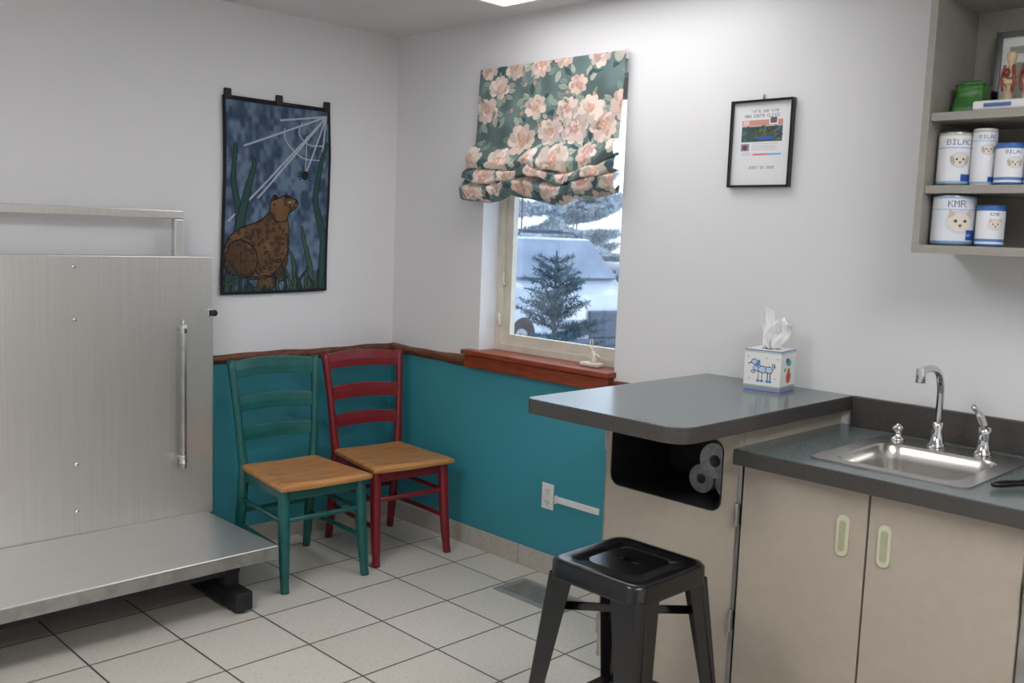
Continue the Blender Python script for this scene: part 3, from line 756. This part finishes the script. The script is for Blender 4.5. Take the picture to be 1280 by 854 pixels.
def art_b(cv,H):
    cv.rect(0,0,7,.16,(196,190,170))
    cv.text(FX-.85,.42,.36,'BILAC',(50,76,130))
    cv.rect(0,.95,7,1.02,(150,190,225));face(cv,FX,1.8,1.3,True)
    cv.rect(FX+.1,H-.65,FX+.8,H-.15,(40,90,170));cv.rect(0,H-.16,7,H,(150,190,225))
def art_s(cv,H):
    cv.rect(0,0,7,.3,(60,110,185));cv.text(FX-.7,.45,.28,'BILAC',(50,76,130));face(cv,FX,1.45,1.2,True);cv.rect(0,H-.5,7,H-.25,(90,135,200));cv.rect(0,H-.1,7,H,(130,170,215))
def art_s2(cv,H):
    cv.rect(0,0,7,.3,(60,110,185));cv.text(FX-.4,.45,.28,'KMR',(50,76,130));face(cv,FX,1.45,1.2,False);cv.rect(0,H-.5,7,H-.25,(90,135,200));cv.rect(0,H-.1,7,H,(130,170,215))
can(-2.857,-.228,1.5035,.056,.141,art_k,None)
can(-2.958,-.23,1.5035,.036,.113,art_s2,M_lidb)
can(-2.845,-.225,1.6695,.044,.150,art_b,None)
can(-2.923,-.225,1.6695,.031,.155,art_b,M_lidw)
can(-2.995,-.235,1.6695,.036,.113,art_s,M_lidb)
can(-3.072,-.235,1.6695,.036,.113,art_s,M_lidb)
group('green_container',(-.16,-2.856,1.8695))
M_green=mat('green_plastic',(50,112,42),.3,noise=((76,140,60),14,.35,.65))
V=[];Fc=[];nv=8
for i in range(nv):
    t=i/(nv-1)
    for (a,b) in rr(-.04,.04,-.045,.045,.015):
        k=1+.07*math.sin(t*7)-.12*t
        V.append((a*k,b*k,t*.085+.004*math.sin(a*90+b*70)*t))
n=28
for i in range(nv-1):
    for j in range(n): q=(j+1)%n;Fc.append((i*n+j,i*n+q,(i+1)*n+q,(i+1)*n+j))
Fc.append(tuple(range(n))[::-1]);Fc.append(tuple((nv-1)*n+j for j in range(n)))
build('container_body',V,Fc,M_green,smooth=True)
box('container_tab',-.02,.02,-.03,.03,.083,.098,M_green,bevel=.006)
end()
group('joint_anatomy_model',(-.245,-3.0,1.8695))
M_bone=mat('bone',(206,184,148),.5,noise=((184,156,116),18,.4,.6))
M_lig=mat('ligament',(140,60,40),.45,noise=((120,46,34),18,.4,.6))
box('base',-.035,.035,-.11,.10,0,.026,M_white,bevel=.006)
boxes('base_label',[(-.0365,-.0345,.0,.07,.008,.018)],M_lidb)
for i,y in enumerate((.022,-.025)):
    sweep('tibia_%d'%i,smoothpath([(0,y,.024),(0,y,.05),(.003,y,.066),(.003,y,.08)],6),[.011]*5+[.008]*5+[.009,.012,.014,.017,.018,.018,.018,.018,.016],M_bone)
    sweep('femur_%d'%i,smoothpath([(.003,y,.086),(.003,y,.10),(.006,y,.125),(.004,y,.155)],6),[.015,.018,.019,.018,.016,.013,.011,.009,.008,.008,.008,.008,.009,.010,.012,.013,.013,.012,.008],M_bone)
    for s in (-1,1): sweep('ligament_%d%d'%(i,s>0),smoothpath([(-.008,y+s*.012,.05),(-.012,y+s*.016,.082),(-.008,y+s*.011,.118)],5),.0035,M_lig)
    sweep('patella_%d'%i,[(-.02,y,.086),(-.024,y,.096),(-.02,y,.107)],[.004,.009,.004],M_lig)
end()
group('photo_stand')
fr('stand_frame',-3.12,-2.868,1.8695,2.118,.016,-.055,-.035,M_black)
box('stand_card',-.045,-.040,-3.11,-2.878,1.88,2.108,M_white,bevel=0)
boxes('stand_print',[(-.0465,-.0448,-3.08,-2.905,1.93,2.03),(-.0465,-.0448,-3.04,-2.905,2.055,2.075)],M_shelf)
end()

group('sill_figurine',(.045,-1.315,.9455))
box('figurine_base',-.025,.025,-.05,.05,0,.018,M_vinyl,bevel=.006)
sweep('figurine_body',smoothpath([(0,-.01,.016),(0,-.012,.04),(0,-.004,.06),(0,.004,.078),(0,.016,.085)],5),[.012,.013,.014,.014,.013,.012,.011,.010,.009,.009,.008,.007,.007,.008,.010,.011,.011,.010,.007,.006,.004],M_vinyl)
sweep('figurine_wing',smoothpath([(0,-.012,.045),(0,-.03,.05),(0,-.04,.04)],5),[.006]*5+[.005]*5+[.003],M_vinyl)
sweep('figurine_loop',smoothpath([(0,.004,.08),(0,-.002,.10),(0,.004,.115),(0,.012,.10),(0,.006,.08)],5),.0025,M_vinyl)
end()

# ------------------------------------------------------------ ceiling light troffers
def troffer(x0,x1,y0,y1,e):
    group('ceiling_light')
    m=mat('troffer_diffuser',(253,252,254),.6,emit=e)
    fr2=[[(x0,y0),(x1,y0),(x1,y1),(x0,y1)],[(x0+.02,y0+.02),(x0+.02,y1-.02),(x1-.02,y1-.02),(x1-.02,y0+.02)]]
    plate('trim_frame',fr2,.012,Mz(ZC-.006),M_white,bevel=.001)
    box('diffuser',x0+.02,x1-.02,y0+.02,y1-.02,ZC-.006,ZC-.002,m,bevel=0)
    end()
troffer(-.78,-.17,-2.15,-.93,4.4)
troffer(-3.6,-2.4,-2.3,-1.7,14.5)
troffer(-2.4,-1.2,-4.3,-3.7,16.5)

# ------------------------------------------------------------ outside
M_snow=mat('wet_pale_ground',(196,202,212),.9,noise=((168,178,192),.8,.35,.65))
GZ=-.40
box('ground_outside',.2,60,-40,60,GZ-.1,GZ,M_snow,bevel=0)
M_carw=mat('car_paint_hazed',(176,186,202),.3,noise=((168,178,194),3,.4,.6),coat=.4)  # outdoor haze is painted into the car body, glass and trim colours
M_carg=mat('car_glass',(112,128,150),.15,noise=((132,148,168),2,.4,.6))
M_card=mat('car_paint_dark_hazed',(110,122,142),.3,noise=((104,116,136),3,.4,.6),coat=.4)
M_cart=mat('car_trim',(78,88,104),.6,noise=((86,96,112),3,.4,.6))
def suv(name,x,y,rot,paint,s=1.):
    group(name,(x,y,GZ),rot); cur[0].scale=(s,s,s)
    side=[(-2.3,.45),(-2.32,.95),(-2.22,1.12),(-1.9,1.72),(-1.6,1.80),(.35,1.80),(.95,1.20),(2.0,1.08),(2.28,.92),(2.34,.45)]
    V=[];Fc=[];n=len(side)
    for sy in (-.95,.95):
        for (a,z) in side:
            k=max(0,(z-1.1))*.22
            V.append((a,sy-math.copysign(k,sy),z))
    Fc=[tuple(range(n)),tuple(range(2*n-1,n-1,-1))]+[(i,n+i,n+(i+1)%n,(i+1)%n) for i in range(n)]
    build('body',V,Fc,paint,bevel=.05,seg=3)
    build('windshield',[(.44,-.74,1.76),(.44,.74,1.76),(.98,.85,1.24),(.98,-.85,1.24)],[(0,1,2,3)],M_carg,solid=.03)
    for s2 in (-1,1):
        for i,(a,b) in enumerate(((-1.75,-.75),(-.68,.25))):
            build('side_glass_%d%d'%(i,s2>0),[(a,s2*.94,1.2),(b+.15*(i),s2*.94,1.2),(b-.1*(i),s2*.84,1.7),(a+.1*(1-i),s2*.84,1.7)],[(0,1,2,3)],M_carg,solid=.03)
        sweep('roof_rail_%d'%(s2>0),[(-1.6,s2*.66,1.82),(-1.5,s2*.66,1.88),(.1,s2*.66,1.88),(.2,s2*.66,1.82)],.02,M_cart)
        for i,a in enumerate((-1.45,1.45)):
            cyl('wheel_%d%d'%(i,s2>0),(a,s2*.96,.37),(a,s2*.72,.37),.37,M_dark,bevel=.03); cyl('hub_%d%d'%(i,s2>0),(a,s2*.965,.37),(a,s2*.9,.37),.22,M_alu)
        box('headlight_%d'%(s2>0),2.25,2.33,s2*.88,s2*.55,.78,.95,M_white,bevel=.02)
        box('mirror_%d'%(s2>0),.55,.7,s2*1.0,s2*1.16,1.15,1.3,paint,bevel=.03)
    box('grille',2.26,2.36,-.5,.5,.55,.9,M_cart,bevel=.02)
    box('bumper',2.2,2.42,-.9,.9,.35,.55,M_cart,bevel=.04)
    for a in (-1.2,-.2): cyl('crossbar_%d'%(a>-1),(a,-.66,1.9),(a,.66,1.9),.02,M_cart)
    end()
suv('parked_suv',7.6,6.4,math.radians(-105),M_carw,1.03)
suv('parked_car',9.2,5.3,math.radians(-120),M_card,.82)
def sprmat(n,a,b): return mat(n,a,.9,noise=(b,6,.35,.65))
M_spr=sprmat('spruce_needles',(96,118,128),(68,90,104))  # needle colours lightened to stand in for haze, far trees most
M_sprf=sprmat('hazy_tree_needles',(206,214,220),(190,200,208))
M_bark=mat('spruce_bark',(96,92,92),.9,noise=((76,72,74),20,.4,.6))
def spruce(x,y,Ht,R,seed,nb=26,k5=6,wn=.0032,nl=.04,M=None):
    r=random.Random(seed);group('spruce_tree',(x,y,GZ))
    cyl('trunk',(0,0,0),(0,0,Ht),.03,M_bark,r1=.006,seg=10)
    V=[];Fc=[]
    def needle(p,d,L,w):
        d=d.normalized();s=d.cross(Vector((r.uniform(-1,1),r.uniform(-1,1),r.uniform(-1,1)))).normalized()*w
        i=len(V);V.extend([p-s,p+s,p+d*L]);Fc.append((i,i+1,i+2))
    def twig(p,d,L,dens):
        n=max(4,int(L*dens))
        for k in range(n):
            q=p+d*(L*k/n)
            for _ in range(k5):
                rd=Vector((r.uniform(-1,1),r.uniform(-1,1),r.uniform(-1,1)));needle(q,d*.7+rd,nl,wn)
        i=len(V);s=d.cross(Vector((0,0,1))).normalized()*.003;V.extend([p-s,p+s,p+d*L]);Fc.append((i,i+1,i+2))
    for k in range(nb):
        t=.12+.86*k/nb;z=Ht*t;L=R*(1-t)**.75+.06
        for b in range(6):
            a=r.uniform(0,6.28);L2=L*r.uniform(.6,1.15);d=Vector((math.cos(a),math.sin(a),.5-.5*(1-t)+r.uniform(-.2,.2))).normalized();p=Vector((0,0,z))
            twig(p,d,L2,50)
            for m_ in range(int(L2/.07)):
                q=p+d*(L2*(.2+.75*m_*.07/L2));side=d.cross(Vector((0,0,1)))*(1 if m_%2 else -1)
                twig(q,(d*.8+side).normalized(),L2*.38*(1-m_*.07/L2)+.04,50)
    build('needles',V,Fc,M or M_spr)
    end()
spruce(2.05,.76,1.78,.80,4,nb=26)
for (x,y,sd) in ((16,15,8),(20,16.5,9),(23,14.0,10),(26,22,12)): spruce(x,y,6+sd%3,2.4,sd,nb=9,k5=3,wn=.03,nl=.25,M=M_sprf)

# ------------------------------------------------------------ world
w=bpy.data.worlds.new('overcast_sky');scene.world=w;w.use_nodes=True
bg=w.node_tree.nodes['Background'];bg.inputs['Color'].default_value=(.78,.89,1.0,1);bg.inputs['Strength'].default_value=2.3

# ------------------------------------------------------------ camera
yaw,pit,rol=[math.radians(a) for a in (45.147,6.408,2.121)]
F=Vector((math.cos(pit)*math.cos(yaw),math.cos(pit)*math.sin(yaw),-math.sin(pit)))
r0=Vector((math.sin(yaw),-math.cos(yaw),0));u0=r0.cross(F)
rv=r0*math.cos(rol)+u0*math.sin(rol);uv=-r0*math.sin(rol)+u0*math.cos(rol)
cd=bpy.data.cameras.new('camera');cam=bpy.data.objects.new('camera',cd);scene.collection.objects.link(cam)
cd.sensor_width=36;cd.lens=36*1199/1280.;cd.clip_start=.05;cd.clip_end=200
cd.dof.use_dof=True;cd.dof.focus_distance=4.0;cd.dof.aperture_fstop=5.6
cam.matrix_world=Matrix(((rv.x,uv.x,-F.x,-3.034),(rv.y,uv.y,-F.y,-3.928),(rv.z,uv.z,-F.z,1.491),(0,0,0,1)))
scene.camera=cam
